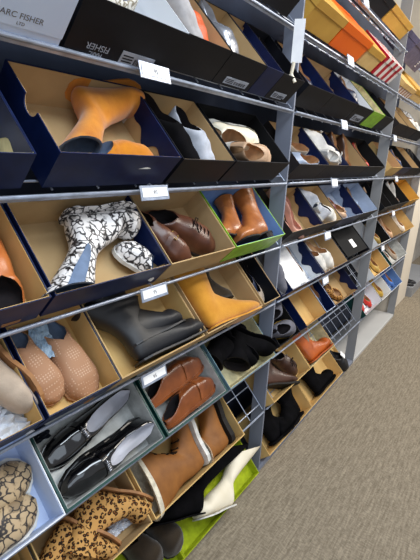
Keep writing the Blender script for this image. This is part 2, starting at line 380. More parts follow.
    if gore:
        g = G()
        for sg in (-1, 1):
            q = []
            for (i, j0) in ((N-1, 4), (N-4, 4), (N-7, 4), (N-10, 5)):
                A = ring(rr[i], -.0012); wd = {N-1: 1.0, N-4: 1.1, N-7: .9, N-10: .4}[i]
                mid = 5
                def at(f):
                    j = int(math.floor(f)); t = f-j; a, b = A[j % n], A[(j+1) % n]; return tuple(a[u]+(b[u]-a[u])*t for u in range(3))
                q.append([at(mid-wd), at(mid-wd/3), at(mid+wd/3), at(mid+wd)])
            V = [(x, sg*abs(y)+sg*.0006, z) for row in q for x, y, z in row]
            g.add(V, [(i*4+j, i*4+j+1, (i+1)*4+j+1, (i+1)*4+j) for i in range(3) for j in range(3)])
        parts.append(('elastic_gore', g.v, g.f, gore, 0))
    if laces:
        g = G(); ids = list(range(13, N-3, 3))
        for a, b in zip(ids, ids[1:]+[N-3]):
            A, B = ring(rr[a], -.003), ring(rr[b], -.003)
            g.tube([A[2], A[0], A[-2]], .0022, 6); g.tube([A[2], B[-2]], .0018, 6); g.tube([A[-2], B[2]], .0018, 6)
        e = ring(rr[ids[-1]], -.005)
        for sg in (1, -1):
            p = Vector(e[0]); g.tube([p, p+Vector((.015, sg*.02, .006)), p+Vector((.02, sg*.034, -.014)), p+Vector((.008, sg*.03, -.03))], .0018, 6)
        parts.append(('laces', g.v, g.f, laces, 0))
    if zipper:
        g = G(); pts = []
        for i in range(N-14, N): 
            c = ring(rr[i], -.001)[6]; pts.append((c[0], abs(c[1]), c[2]))
        g.tube(pts, .0016, 6); parts.append(('zip', g.v, g.f, CHROME, 0))
    if pull:
        A = ring(rr[-1]); c = Vector(A[n//2]); g = G().tube([c+Vector((.002, 0, -.02)), c+Vector((-.006, 0, .0)), c+Vector((-.004, 0, .016)), c+Vector((.004, 0, .0))], .003, 6)
        parts.append(('pull_loop', g.v, g.f, pull, 0))
    return parts

def low(up, sole=SOLE, ins=INS, kind='loafer', FL=.25, w=1., lace=None, extra=None, wedge=0, hs=1., sw=1.05):
    k = FL/.25
    W = [(0, .012), (.006, .022), (.03, .031), (.08, .032), (.13, .038), (.18, .044), (.215, .040), (.238, .026), (.248, .012), (.25, .004)]
    cfg = {   # H = top/collar height, O = opening half width (0 = closed), b = sole thickness, lift of heel
        'loafer': dict(H=[(0, .055), (.03, .050), (.08, .040), (.13, .052), (.15, .058), (.19, .044), (.235, .026), (.25, .012)], O=[(0, 0), (.004, .006), (.02, .022), (.06, .025), (.11, .025), (.135, .018), (.150, .0)], b=.007, lift=.016, heel=1),
        'flat': dict(H=[(0, .050), (.03, .044), (.08, .030), (.13, .026), (.175, .032), (.20, .034), (.235, .022), (.25, .010)], O=[(0, 0), (.004, .006), (.02, .022), (.08, .028), (.14, .031), (.17, .026), (.188, .012), (.195, 0)], b=.005, lift=.006, heel=0),
        'sneaker': dict(H=[(0, .066), (.03, .062), (.07, .050), (.10, .062), (.13, .074), (.16, .066), (.20, .046), (.24, .034), (.25, .016)], O=[(0, 0), (.004, .006), (.02, .022), (.06, .025), (.09, .023), (.112, .014), (.125, 0)], b=.024, lift=.004, heel=0),
        'mule': dict(H=[(0, .003), (.06, .003), (.10, .022), (.13, .052), (.16, .058), (.20, .046), (.238, .03), (.25, .012)], O=[(0, 0), (.004, .008), (.02, .026), (.07, .028), (.11, .028), (.128, .020), (.14, 0)], b=.012, lift=.004, heel=0),
        'slipon': dict(H=[(0, .012), (.03, .016), (.05, .03), (.08, .044), (.13, .050), (.19, .044), (.235, .026), (.25, .012)], O=[(0, 0), (.004, .006), (.02, .022), (.05, .026), (.065, .02), (.085, 0)], b=.010, lift=.004, heel=0),
        'slide': dict(H=[(0, .003), (.09, .003), (.115, .02), (.13, .034), (.16, .038), (.20, .032), (.23, .022), (.25, .014)], O=[(0, 0), (.004, .008), (.02, .026), (.08, .030), (.11, .030), (.122, .024), (.13, 0)], b=.028, lift=0, heel=0),
        'pump': dict(H=[(0, .052), (.03, .046), (.08, .034), (.13, .026), (.18, .026), (.20, .030), (.235, .020), (.25, .010)], O=[(0, 0), (.004, .006), (.02, .022), (.08, .026), (.14, .031), (.18, .027), (.198, .012), (.205, 0)], b=.004, lift=.05, heel=1),
    }[kind]
    cfg['H'] = [(a, b_*hs) for a, b_ in cfg['H']]
    wd = cfg['b']; lf = max(cfg['lift'], wedge)
    def zb(x): return wd+interp([(0, lf), (.06, lf*.92), (.11, lf*.5), (.16, lf*.05), (.18, 0), (.25, 0)], x)
    xs = [0, .003, .008, .018, .035, .05, .058, .066, .074, .08, .086, .1, .115, .125, .133, .14, .148, .156, .166, .178, .188, .196, .206, .216, .228, .238, .244, .248, .25]
    Vo = []; Vi = []; n1 = 6
    cols = 2*(n1+1)
    for x in xs:
        ww = interp(W, x)*w; o = min(interp(cfg['O'], x)*w, ww*.86); hh = interp(cfg['H'], x); z0 = zb(x)
        opn = o > .001; o = max(o, .0)
        L = []
        for j in range(n1+1):
            ph = PI/2*j/n1; y = o+(ww-o)*(math.cos(ph)**.6 if math.cos(ph) > 1e-6 else 0); z = hh*(math.sin(ph)**.85)
            L.append((y, z))
        Vo += [(x*k, -y, z0+z) for y, z in L]+[(x*k, y, z0+z) for y, z in L[::-1]]
        bt = .002
        if opn:
            row = [(-o, hh), (-(o*.6+ww*.36), hh*.5+bt), (-ww*.86, bt+.001), (-ww*.45, bt), (0, bt), (ww*.45, bt), (ww*.86, bt+.001), (o*.6+ww*.36, hh*.5+bt), (o, hh)]
        else: row = [(0, hh-.0005)]*9
        Vi += [(x*k, y, z0+z) for y, z in row]
    Fo = []; Fi = []
    for i in range(len(xs)-1):
        for j in range(cols-1):
            if j == n1: # bridge across the top only where closed
                if all(interp(cfg['O'], xs[q]) > .001 for q in (i, i+1)): continue
                if interp(cfg['O'], xs[i]) > .001 or interp(cfg['O'], xs[i+1]) > .001: continue
            Fo.append((i*cols+j, i*cols+j+1, (i+1)*cols+j+1, (i+1)*cols+j))
        for j in range(8): 
            if interp(cfg['O'], xs[i]) > .001 or interp(cfg['O'], xs[i+1]) > .001: Fi.append((i*9+j, i*9+j+1, (i+1)*9+j+1, (i+1)*9+j))
    parts = [('upper', Vo, Fo, up, 1), ('insole', Vi, Fi, ins, 0)]
    O = [(x, interp(W, x)*w*sw+.0012) for x in xs]
    P = [(x*k+(.002 if x > .2 else -.0015 if x < .01 else 0), -y) for x, y in O]+[(x*k+(.002 if x > .2 else -.0015 if x < .01 else 0), y) for x, y in O[::-1]]
    m = len(P); g = G()
    lo = (lambda x: 0.) if (wedge or kind in ('sneaker', 'slide', 'mule')) else (lambda x: zb(x)-wd)
    ov = .010 if kind in ('sneaker',) else (.003)
    V = [(x, y, zb(x/k)+ov*(1 if kind == 'sneaker' else .3)) for x, y in P]+[(x, y*.98, lo(x/k)) for x, y in P]
    F = []
    for i in range(len(xs)-1):
        F.append((i, i+1, m-2-i, m-1-i)); F.append((m+i, m+m-1-i, m+m-2-i, m+i+1))
    for i in range(m): F.append((i, (i+1) % m, m+(i+1) % m, m+i))
    if kind == 'sneaker': # rand only at the rim: drop the top cap so that the insole stays open
        F = [f for f in F if not all(q < m for q in f)]
    parts.append(('sole', V, F, sole, 0))
    if cfg['heel'] and not wedge:
        ho = [(.058, .020), (.045, .026), (.02, .027), (.005, .018), (0, .008)]
        if kind == 'pump': ho = [(.036, .012), (.028, .016), (.014, .016), (.004, .012), (0, .006)]
        P = [(x*k, -y*w) for x, y in ho]+[(x*k, y*w) for x, y in ho[::-1]]; m2 = len(P)
        V = [(x, y, zb(x/k)-wd+.001) for x, y in P]+[(x*.9+.003, y*.9, 0) for x, y in P]
        parts.append(('heel', V, [tuple(range(m2)), tuple(range(m2, 2*m2))[::-1]]+[(i, (i+1) % m2, m2+(i+1) % m2, m2+i) for i in range(m2)], sole, 0))
    if lace:
        g = G()
        for x in (.13, .145, .16, .175, .19):
            z = zb(x)+interp(cfg['H'], x)+.001; g.tube([(x*k, -.017, z-.005), (x*k+.002, 0, z+.001), (x*k, .017, z-.005)], .0022, 6)
        z = zb(.13)+interp(cfg['H'], .13)+.003
        for sg in (-1, 1): g.tube([(.132*k, 0, z), (.135*k, sg*.018, z+.006), (.15*k, sg*.03, z-.004), (.142*k, sg*.012, z)], .0018, 6)
        parts.append(('laces', g.v, g.f, lace, 0))
    if extra == 'penny':
        g = G(); x = .152; z = zb(x)+interp(cfg['H'], x)
        pts = []
        for q in range(9):
            a = -PI/2+PI*q/8; pts.append((x*k, math.sin(a)*.042*w, zb(x)+.006+(interp(cfg['H'], x)-.004)*max(0, math.cos(a))**.55))
        v = [(a-.009, b, c) for a, b, c in pts]+[(a+.009, b, c) for a, b, c in pts]
        g.add(v, [(i, i+1, 10+i, 9+i) for i in range(8)]); parts.append(('saddle_strap', g.v, g.f, up, 0))
        g = G()
        for q in range(-2, 3): g.tube([(x*k-.006, q*.006, z+.003), (x*k+.006, q*.006, z+.003)], .003, 6)
        g.tube([(x*k, -.02, z-.001), (x*k, 0, z+.004), (x*k, .02, z-.001)], .0022, 6); parts.append(('metal_bit', g.v, g.f, CHROME, 0))
    if extra == 'buckle':
        x = .15; z = zb(x)+interp(cfg['H'], x); g = G(); pts = [(x*k+.004*math.sin(q), math.sin(-PI/2+PI*q/8)*.043*w, zb(x)+.006+(interp(cfg['H'], x)-.003)*max(0, math.cos(-PI/2+PI*q/8))**.55) for q in range(9)]
        v = [(a-.007, b, c) for a, b, c in pts]+[(a+.007, b, c) for a, b, c in pts]; g.add(v, [(i, i+1, 10+i, 9+i) for i in range(8)]); parts.append(('strap', g.v, g.f, up, 0))
        g = G().tube([(x*k-.011, .012, z-.001), (x*k+.011, .012, z-.001), (x*k+.011, .03, z-.012), (x*k-.011, .03, z-.012)], .002, 6, True); parts.append(('buckle', g.v, g.f, BRASS, 0))
    if extra == 'bow':
        x = .195; z = zb(x)+interp(cfg['H'], x); g = G()
        for sg in (-1, 1): g.tube([(x*k, 0, z), (x*k-.006, sg*.012, z+.006), (x*k, sg*.02, z+.001), (x*k+.006, sg*.012, z+.004)], .003, 6, True)
        parts.append(('bow', g.v, g.f, up, 0))
    if extra == 'pompom':
        x = .19; z = zb(x)+interp(cfg['H'], x); g = G()
        for _ in range(60):
            a = Vector((random.gauss(0, 1), random.gauss(0, 1), abs(random.gauss(0, 1)))).normalized()
            g.tube([Vector((x*k, 0, z)), Vector((x*k, 0, z))+a*.02], [.003, .0008], 4)
        parts.append(('pompom', g.v, g.f, up, 0))
    return parts

def rotm(yaw, pose, tilt=0):
    R = Matrix.Rotation(math.radians(yaw), 4, 'Z')
    if tilt: R = R @ Matrix.Rotation(math.radians(tilt), 4, 'Y')
    if pose == 'L': R = R @ Matrix.Rotation(-PI/2, 4, 'X')
    elif pose == 'R': R = R @ Matrix.Rotation(PI/2, 4, 'X')
    elif isinstance(pose, (int, float)): R = R @ Matrix.Rotation(math.radians(pose), 4, 'X')
    return R
def put(parts, M, u, v, yaw, pose, label, name='shoe', cat='shoe', lift=0, tilt=0, sc=1., group=None):
    """stand (0), lie on a side ('L' leg to the left of the toe direction, 'R' to the right); u, v: centre of the footprint"""
    R = rotm(yaw, pose, tilt) @ Matrix.Scale(sc, 4)
    P = [R @ Vector(p) for q in parts for p in q[1]]
    mn = [min(p[i] for p in P) for i in range(3)]; mx = [max(p[i] for p in P) for i in range(3)]
    T = Matrix.Translation((u-(mn[0]+mx[0])/2, v-(mn[1]+mx[1])/2, .0045-mn[2]+lift))
    r = tag(empty(name, M @ T @ R), label, cat, group)
    for nm, V, F, m, sub in parts: mesh_obj(nm, V, F, m, r, smooth=(nm not in ('sole', 'heel', 'elastic_gore')), sub=sub)
    return r
def tissue(M, u, v, su, sv, m, label, seed=0, lift=.006, hgt=.02):
    n = 14; V = []; F = []
    for i in range(n+1):
        for j in range(n+1):
            a, b = i/n-.5, j/n-.5; q = noise.noise(Vector((a*7+seed, b*7, seed)))*hgt+noise.noise(Vector((a*18, b*18+seed, 3)))*hgt*.5
            edge = 1+.16*noise.noise(Vector((a*5, b*5, seed+9)))
            V.append((u+a*su*edge, v+b*sv*edge, lift+abs(q)+.001))
    for i in range(n):
        for j in range(n): F.append((i*(n+1)+j, (i+1)*(n+1)+j, (i+1)*(n+1)+j+1, i*(n+1)+j+1))
    o = mesh_obj('tissue_paper', V, F, m); o.matrix_world = M; tag(o, label, 'paper'); return o
exec_rows = None

# ================================================================== NEAREST BAY
# --- third rack from the top (row 1)
b = shoe_box(1, .16, .500, LBLUE, WHITEC, 'pale blue shoe box with grey lettering at the top left corner', H=.115, zt=1.735)
text_mesh('MARC FISHER', .0145, PRINTG, Matrix.Translation((.252, -.0028, .040)) @ Matrix.Rotation(PI/2, 4, 'X'), b.r)
text_mesh('LTD', .008, PRINTG, Matrix.Translation((.258, -.0028, .027)) @ Matrix.Rotation(PI/2, 4, 'X'), b.r)
G().box((0, -.0025, .020), (b.W, -.0003, .110)).obj('front_panel', LBLUE, b.r)
b = shoe_box(1, .510, .796, INK, WHITEC, 'black shoe box with upside-down silver lettering and a size sticker', H=.115, zt=1.735, sticker=(.133, .095, .003, .034), flap=WHITEC)
for tx, ts, th in (('FISHER', .019, .024), ('MARC', .012, .009)): text_mesh(tx, ts, STICK, Matrix.Translation((.072, -.0006, th)) @ Matrix.Rotation(PI/2, 4, 'X') @ Matrix.Rotation(PI, 4, 'Z'), b.r)
put(low(mat('cream_grey_print', (226, 222, 212), .6, .2, 'snake', rgb2=(150, 140, 120), scale=50), SOLEW, INSG, 'sneaker', .25), b.M, .11, .10, 200, 0, 'cream and grey patterned sneaker in the black lettered box')
b = shoe_box(1, .799, .985, INK, TAN, 'black shoe box holding a grey and orange sneaker', H=.098)
put(low(mat('pale_grey_knit', (176, 172, 172), .8, .1), ORG, INSG, 'sneaker', .23), b.M, .06, .12, -70, 0, 'grey knit sneaker with an orange sole in a black box', lift=.02)
put(low(ORG, SOLEW, INSG, 'sneaker', .22), b.M, .13, .12, -80, 0, 'orange sneaker beside the grey knit one in a black box', lift=.0)
b = shoe_box(1, .988, 1.177, INK, TAN, 'black shoe box with a small sticker holding a silver sneaker', H=.098, sticker=(.045, .12, .008, .030))
put(low(SILV, SOLEW, INSG, 'sneaker', .23), b.M, .09, .12, -78, 0, 'silver sneaker standing in a black box on the upper rack')
b = shoe_box(1, 1.180, 1.287, NAVY, TAN, 'narrow navy shoe box between two black boxes', H=.098, flap=NAVY)
put(low(DKL, SOLE, INS, 'flat', .21), b.M, .05, .12, -85, 0, 'dark brown flat in the narrow navy box', sc=.9)
b = shoe_box(1, 1.290, 1.45, INK, INK, 'black shoe box beside the first grey upright on the upper rack', H=.098, sticker=(.03, .09, .008, .032))
put(low(PINK, SOLE, INS, 'flat', .22), b.M, .045, .13, -84, 0, 'rose leather flat in the black box beside the first upright')
put(low(BLK, SOLE, LINK, 'loafer', .22), b.M, .115, .11, -84, 0, 'black loafer in the black box beside the first upright')
# second rack from the top
b = shoe_box(0, 1.0, 1.40, INK, WHITEC, 'dark shoe box at the top edge above the first upright', H=.1)
put(low(TAUPE, SOLE, INS, 'flat'), b.M, .15, .12, 10, 0, 'taupe flat in the dark box at the top edge')
# --- fourth rack (row 2)
b = shoe_box(2, .115, .402, NAVY, CREAMC, 'navy shoe box left of the mustard boots at the left edge', flap=NAVY)
put(low(CREAM, SOLEW, INS, 'flat', .22), b.M, .17, .11, -15, 0, 'cream flat in the navy box at the left edge')
b = shoe_box(2, .446, .786, NAVY, TAN, 'navy shoe box with a thumb notch holding mustard suede boots', flap=NAVY, notch=True, H=.098)
put(boot(MUST, MUST, LINB, FL=.225, SH=.13, heel=.006, w=1.1, lean=1.05, platform=.003, blunt=1.1), b.M, .198, .140, 2, 'R', 'rear mustard suede ankle boot lying on its side', 'ankle_boot', 'boot', lift=.006)
put(low(MUST, SOLEW, LINB, 'slipon', .19, .9), b.M, .205, .040, 4, -40, 'front mustard suede ankle boot with a pale heel', 'ankle_boot', 'boot')
b = shoe_box(2, .800, 1.036, INK, TAN, 'black shoe box holding a black and white sneaker', L=.24)
put(low(BLS, SOLEW, LINK, 'sneaker', .25), b.M, .06, .118, -62, 0, 'black sneaker with a white sole in a black box')
put(low(mat('grey_white_mesh', (186, 190, 200), .8, .2), SOLEW, LINK, 'sneaker', .20), b.M, .15, .10, -70, 0, 'grey mesh sneaker beside the black sneaker')
b = shoe_box(2, 1.046, 1.402, INK, BLACKC, 'black lined shoe box holding cream and tan sneakers')
put(low(CREAM, SOLEW, INS, 'sneaker', .24), b.M, .145, .135, -12, 60, 'rear cream sneaker with a tan patch in the black lined box')
put(low(NUDE, SOLEW, INS, 'sneaker', .22), b.M, .17, .06, -8, 40, 'front beige sneaker in the black lined box')
# --- fifth rack (row 3)
b = shoe_box(3, .115, .409, NAVY, TANL, 'navy shoe box holding an orange brown shoe at the left edge')
put(low(ORB, SOLET, LINK, 'slipon', .235, 1.25, hs=1.2), b.M, .232, .118, 92, 0, 'orange brown leather ankle shoe at the left edge')
b = shoe_box(3, .418, .757, NAVY, TAN, 'navy shoe box holding white snake print boots', flap=NAVY)
put(boot(SNAKE, SNAKE, LINB, FL=.215, SH=.15, heel=.006, gore=LINB, w=1.2, blunt=1.5, lean=.8, flare=.02, platform=.003), b.M, .160, .105, -6, 'R', 'white snake print ankle boot with grey elastic lying on top', 'ankle_boot', 'boot', lift=.004)
put(low(SNAKE, SOLEW, LINB, 'slipon', .13, .8), b.M, .288, .060, 118, 20, 'white snake print ankle boot tucked at the right end', 'ankle_boot', 'boot')
b = shoe_box(3, .762, 1.067, TAN, TAN, 'kraft shoe box holding brown leather lace boots')
put(low(CHEST, SOLE, LINK, 'slipon', .27, 1.2, hs=1.35, lace=LACE), b.M, .188, .122, -36, 0, 'brown leather boot with rounded toe in the kraft box', 'leather_boot', 'boot')
put(low(CHEST, SOLE, LINK, 'slipon', .23, .95, hs=1.2, extra='buckle'), b.M, .070, .110, -62, 30, 'brown leather boot with buckle and laces, left in the kraft box', 'leather_boot', 'boot')
b = shoe_box(3, 1.076, 1.424, LIME, SKY, 'lime green shoe box lined in pale blue holding caramel boots')
put(boot(TANLE, SOLE, LINK, FL=.22, SH=.145, heel=.022, w=1.1, lean=.2, platform=.004), b.M, .205, .115, 174, 'R', 'front caramel leather ankle boot in the lime box', 'ankle_boot', 'boot', lift=.004)
put(boot(TANLE, SOLE, LINK, FL=.17, SH=.12, heel=.022, w=.9, lean=.1, platform=.004), b.M, .10, .125, 165, 'R', 'rear caramel leather ankle boot in the lime box', 'ankle_boot', 'boot', sc=.95)
# --- sixth rack (row 4)
b = shoe_box(4, .115, .372, NAVY, TANL, 'tan lined shoe box with crumpled tissue at the left edge')
put(boot(BEIGE, SOLET, LINK, FL=.20, SH=.09, heel=.01, w=1.1), b.M, .175, .135, -80, 'R', 'beige suede ankle boot on tissue at the left edge', 'ankle_boot', 'boot')
tissue(b.M, .20, .05, .12, .10, TISSUE, 'crumpled white tissue beside the beige boot', 3, hgt=.05)
b = shoe_box(4, .382, .580, NAVY, TANL, 'navy shoe box holding taupe perforated slip-ons', L=.24)
put(low(PERF, SOLET, LINB, 'slipon', .238, 1.15), b.M, .138, .118, -84, 0, 'right taupe perforated slip-on in the navy box', 'slip_on_shoe')
put(low(PERF, SOLET, LINB, 'slipon', .21, 1.0), b.M, .050, .135, -80, 8, 'left taupe perforated slip-on in the navy box', 'slip_on_shoe')
tissue(b.M, .088, .175, .05, .09, TISSUEB, 'blue grey tissue between the perforated slip-ons', 5, lift=.045, hgt=.012)
b = shoe_box(4, .583, .922, TAN, TANL, 'kraft shoe box holding black leather boots')
put(boot(BLK, BLK, LINK, FL=.29, SH=.12, heel=.006, w=1.15, zipper=True, lean=.45, flare=.10, platform=.004, blunt=1.3), b.M, .178, .108, 0, 'L', 'front black leather boot with a zip lying in the kraft box', 'ankle_boot', 'boot')
put(boot(BLK, BLK, LINK, FL=.22, SH=.10, heel=.008, w=1.0, lean=.2, flare=.05, platform=.004, blunt=1.2), b.M, .170, .150, 4, 'L', 'rear black leather boot in the kraft box', 'ankle_boot', 'boot', lift=.012)
b = shoe_box(4, .938, 1.290, TAN, TAN, 'kraft shoe box holding yellow suede boots')
put(boot(YEL, YEL, LINK, FL=.30, SH=.16, heel=.008, w=1.15, shaftw=1.1, platform=.004, flare=.02, lean=.1), b.M, .182, .112, -2, 'L', 'front yellow suede boot with its toe to the right', 'suede_boot', 'boot', lift=.002)
put(boot(DBR, SOLE, LINK, FL=.15, SH=.10, heel=.008, w=.6), b.M, .245, .165, -10, 'L', 'dark brown ankle boot half hidden behind the yellow boot', 'suede_boot', 'boot', sc=.75)
b = shoe_box(4, 1.305, 1.436, TAN, INK, 'narrow shoe box with navy shoes beside the first upright')
put(low(NVY, SOLE, LINK, 'loafer', .22), b.M, .045, .12, -84, 0, 'navy leather loafer in the narrow box')
put(low(BEIGE, SOLE, LINK, 'flat', .22, .8), b.M, .096, .12, -86, 0, 'beige flat in the narrow box beside the first upright')
# --- seventh rack (row 5)
b = shoe_box(5, .115, .400, WHITEC, LBLUE, 'white shoe box lined in pale blue holding snake print slides', H=.096)
put(low(SNAKEB, SOLEW, NVY, 'slide', .23, 1.1, sw=1.14), b.M, .165, .130, 8, 0, 'rear brown snake print slide with a thick white sole', 'slide_sandal')
put(low(SNAKEB, SOLEW, NVY, 'slide', .23, 1.1, sw=1.14), b.M, .145, .053, 10, 0, 'front brown snake print slide with a thick white sole', 'slide_sandal')
b = shoe_box(5, .404, .746, GREEN, GREYC, 'dark green shoe box holding black patent loafers', wall=.006)
put(low(PAT, PAT, INSW, 'loafer', .30, .9, extra='penny'), b.M, .168, .150, 193, -8, 'rear black patent loafer with a metal bit', 'loafer')
put(low(PAT, PAT, INSW, 'loafer', .30, .9, extra='penny'), b.M, .178, .058, 189, -28, 'front black patent loafer with a metal bit', 'loafer')
tissue(b.M, .05, .20, .06, .04, mat('black_tissue', (40, 44, 54), .7, .2), 'scrap of black paper beside the patent loafers', 8, hgt=.03)
b = shoe_box(5, .758, 1.080, GREEN, GREYC, 'dark green shoe box holding cognac leather shoes', wall=.006)
put(low(COGN, COGN, LINK, 'slipon', .31, .85, extra='buckle', hs=1.5), b.M, .165, .145, 6, -62, 'rear cognac leather shoe with a buckled strap', 'leather_shoe')
put(low(COGN, COGN, LINK, 'slipon', .28, .85, extra='buckle', hs=1.4), b.M, .180, .060, 6, -58, 'front cognac leather shoe with a buckled strap', 'leather_shoe')
b = shoe_box(5, 1.096, 1.455, TEAL, CREAMC, 'grey blue shoe box lined in cream holding black suede boots')
put(boot(BLS, BLS, LINK, FL=.24, SH=.09, heel=.02, w=1.2, platform=.004), b.M, .245, .112, -50, 'R', 'front black suede ankle boot in the grey blue box', 'ankle_boot', 'boot', lift=.006)
put(boot(BLS, BLS, LINK, FL=.22, SH=.09, heel=.02, w=1.1, platform=.004), b.M, .125, .122, -68, 'R', 'rear black suede ankle boot in the grey blue box', 'ankle_boot', 'boot')
# --- eighth rack (row 6)
b = shoe_box(6, .115, .362, CHAR, TANL, 'dark shoe box holding brown strapped shoes at the bottom edge')
put(low(CHEST, SOLE, INS, 'flat', .22, 1.1), b.M, .20, .12, -70, 0, 'brown strapped shoe at the bottom left edge')
b = shoe_box(6, .368, .690, TANL, TAN, 'kraft shoe box holding leopard print boots')
put(boot(LEO, SOLET, LEO, FL=.24, SH=.11, heel=.01, w=1.15, blunt=1.4, platform=.006), b.M, .215, .118, -48, 'R', 'rear leopard print boot with a tan rim', 'ankle_boot', 'boot', lift=.002)
put(boot(LEO, SOLET, LINK, FL=.20, SH=.09, heel=.01, w=1.0, platform=.006), b.M, .09, .09, -60, 'R', 'front leopard print boot with a tan rim', 'ankle_boot', 'boot')
tissue(b.M, .265, .05, .09, .05, TISSUE, 'white tissue beside the leopard print boots', 12, hgt=.04)
b = shoe_box(6, .702, 1.226, TANL, TANL, 'long kraft box holding brown boots trimmed in cream fleece', L=.245, H=.096)
put(boot(BRW, SOLEW, FLEECE, FL=.26, SH=.25, heel=.006, w=1.2, shaftw=1.1, laces=LACE, cuff=FLEECE, blunt=1.4, flare=.075, lean=-.25, platform=.016), b.M, .170, .122, 90, 'L', 'brown lace boot with cream fleece cuff lying across the long box', 'winter_boot', 'boot', sc=.96)
put(boot(BRW, SOLE, FLEECE, FL=.24, SH=.07, heel=.006, w=1.1, cuff=FLEECE, blunt=1.3, platform=.022), b.M, .405, .12, 88, 'L', 'second brown boot at the right end of the long box', 'winter_boot', 'boot')
# --- floor row (row 7)
b = shoe_box(7, .42, .90, LIMED, LIMED, 'lime green box with dark brown clogs on the floor deck', H=.045)
put(low(DBR, SOLE, LINK, 'slipon', .22, 1.3, hs=1.2), b.M, .455, .14, -72, 0, 'dark brown suede clog, right one on the lime box', 'clog', lift=.02)
put(low(DBR, SOLE, LINK, 'slipon', .22, 1.3, hs=1.2), b.M, .345, .15, -68, 0, 'dark brown suede clog, left one on the lime box', 'clog', lift=.02)
b = shoe_box(7, .902, 1.47, LIMED, LIMED, 'lime green box with a cream boot on the floor deck', H=.045)
put(boot(CREAM, SOLEW, FLEECE, FL=.22, SH=.15, heel=.006, w=1.2, lean=1.5, flare=.09, blunt=1.2, platform=.004), b.M, .375, .080, 158, 'R', 'cream leather boot lying in the lime green box', 'tall_boot', 'boot', lift=.002)
put(boot(BLS, BLS, LINK, FL=.26, SH=.20, heel=.01, w=1.4, lean=1.5, flare=.07, platform=.004), b.M, .22, .165, 152, 'R', 'tall black suede boot behind the cream boot', 'tall_boot', 'boot', lift=.02)

# ================================================================== MIDDLE BAY
def pair(b, kind, col, what, where, yaw=-80, n=2, sole=SOLE, ins=INS, FL=.225, name='shoe', pose=0, **k):
    for i in range(n):
        u = b.W*((i+.5)/n) if n > 1 else b.W*.5
        put(low(col, sole, ins, kind, FL, min(1.1, (b.W/n)/.1) if n > 1 else 1.1, **k), b.M, u, .115, yaw+random.uniform(-5, 5), pose,
            ('%s %s %s' % (('left', 'right')[i] if n == 2 else 'single', what, where)), name)
def B(row, a, c, o, i, lab, **k): return shoe_box(row, a, c, o, i, lab, bay=2, **k)
# upper racks: tall closed-looking boxes
def closed_box(row, x0, x1, m, lid, label, H=.108, bay=2, L=.2, dz=0):
    z = ROWZB[row]+dz; f = bx2 if bay == 2 else bx3; x0, x1 = f(x0), f(x1); M = box_frame(x0, z, DYB); r = tag(empty('lidded_box', M), label, 'box'); W = x1-x0
    G().box((0, 0, 0), (W, L, H)).obj('tray', m, r, bevel=.002)
    G().box((-.003, -.003, H-.03), (W+.003, L+.003, H+.003)).obj('lid', lid, r, bevel=.002); return r
closed_box(0, 1.50, 1.775, GOLD, GOLD, 'tall gold lidded box behind the hanging white sign')
closed_box(0, 1.785, 2.13, ORANGE, ORANGE, 'bright orange lidded box on the upper rack')
closed_box(0, 2.15, 2.38, TANL, GOLD, 'beige lidded box right of the orange box', H=.10)
closed_box(0, 2.41, 2.76, STRIPE, STRIPE, 'red and white striped box by the second upright', H=.11)
closed_box('top', 1.7, 2.08, GOLD, WHITEC, 'gold box at the top edge', H=.13)
closed_box('top', 2.10, 2.435, INK, INK, 'black lidded box at the top edge beside a gold one', H=.09)
closed_box('top', 2.45, 2.86, GOLD, GOLD, 'tall gold lidded box at the top of the second upright', H=.092)
# row 1
b = B(1, 1.49, 1.742, INK, TAN, 'black shoe box right of the first upright with a navy flap', flap=NAVY, H=.1)
pair(b, 'loafer', NVY, 'navy loafer', 'in the black box right of the first upright')
b = B(1, 1.745, 2.075, INK, TAN, 'black shoe box with navy flaps and a blue flat', flap=NAVY, flapl=NAVY, H=.1)
pair(b, 'flat', mat('denim_blue', (70, 98, 150), .7, .2), 'denim blue flat', 'in the black box with navy flaps', -60)
b = B(1, 2.08, 2.33, INK, WHITEC, 'black shoe box with white lining and a size sticker', sticker=(.06, .15), H=.1)
pair(b, 'sneaker', NVY, 'dark blue sneaker', 'in the white lined box', n=1)
b = B(1, 2.335, 2.56, LIME, CREAMC, 'lime green shoe box on the upper rack of the middle bay', H=.1)
pair(b, 'flat', WHT, 'white flat', 'in the upper lime green box', n=1)
b = B(1, 2.565, 2.77, INK, INK, 'black shoe box between the lime box and second upright', H=.1)
pair(b, 'flat', GREY, 'grey flat', 'in the black box by the second upright', n=1)
# row 2
b = B(2, 1.49, 1.797, CHAR, TAN, 'charcoal shoe box holding taupe and grey flats', flap=NAVY)
put(low(TAUPE, SOLE, INS, 'loafer', .24), b.M, .14, .15, 160, 0, 'taupe suede loafer, rear one of two')
put(low(mat('blue_grey_leather', (150, 164, 188), .4, .4), SOLE, INS, 'loafer', .24), b.M, .16, .07, 168, 0, 'blue grey loafer in front of the taupe one')
b = B(2, 1.80, 2.066, CHAR, TAN, 'charcoal shoe box holding white sneakers', flap=NAVY, flapl=NAVY)
put(low(WHT, SOLEW, WHT, 'sneaker', .22, lace=LACEW), b.M, .09, .15, 120, 40, 'rear white sneaker in the charcoal box', 'sneaker')
put(low(WHT, SOLEW, WHT, 'sneaker', .22, lace=LACEW), b.M, .16, .075, -10, 40, 'front white sneaker in the charcoal box', 'sneaker')
b = B(2, 2.07, 2.40, CHAR, TAN, 'charcoal shoe box with a navy flap and brown pumps', flapl=NAVY)
pair(b, 'pump', DKL, 'dark brown pump', 'in the charcoal box')
b = B(2, 2.405, 2.765, INK, BLACKC, 'black shoe box holding blue and red shoes by second upright')
put(low(mat('blue_satin', (120, 150, 196), .4, .4), SOLE, INS, 'flat', .23), b.M, .09, .13, -75, 0, 'pale blue flat in the black box by the second upright')
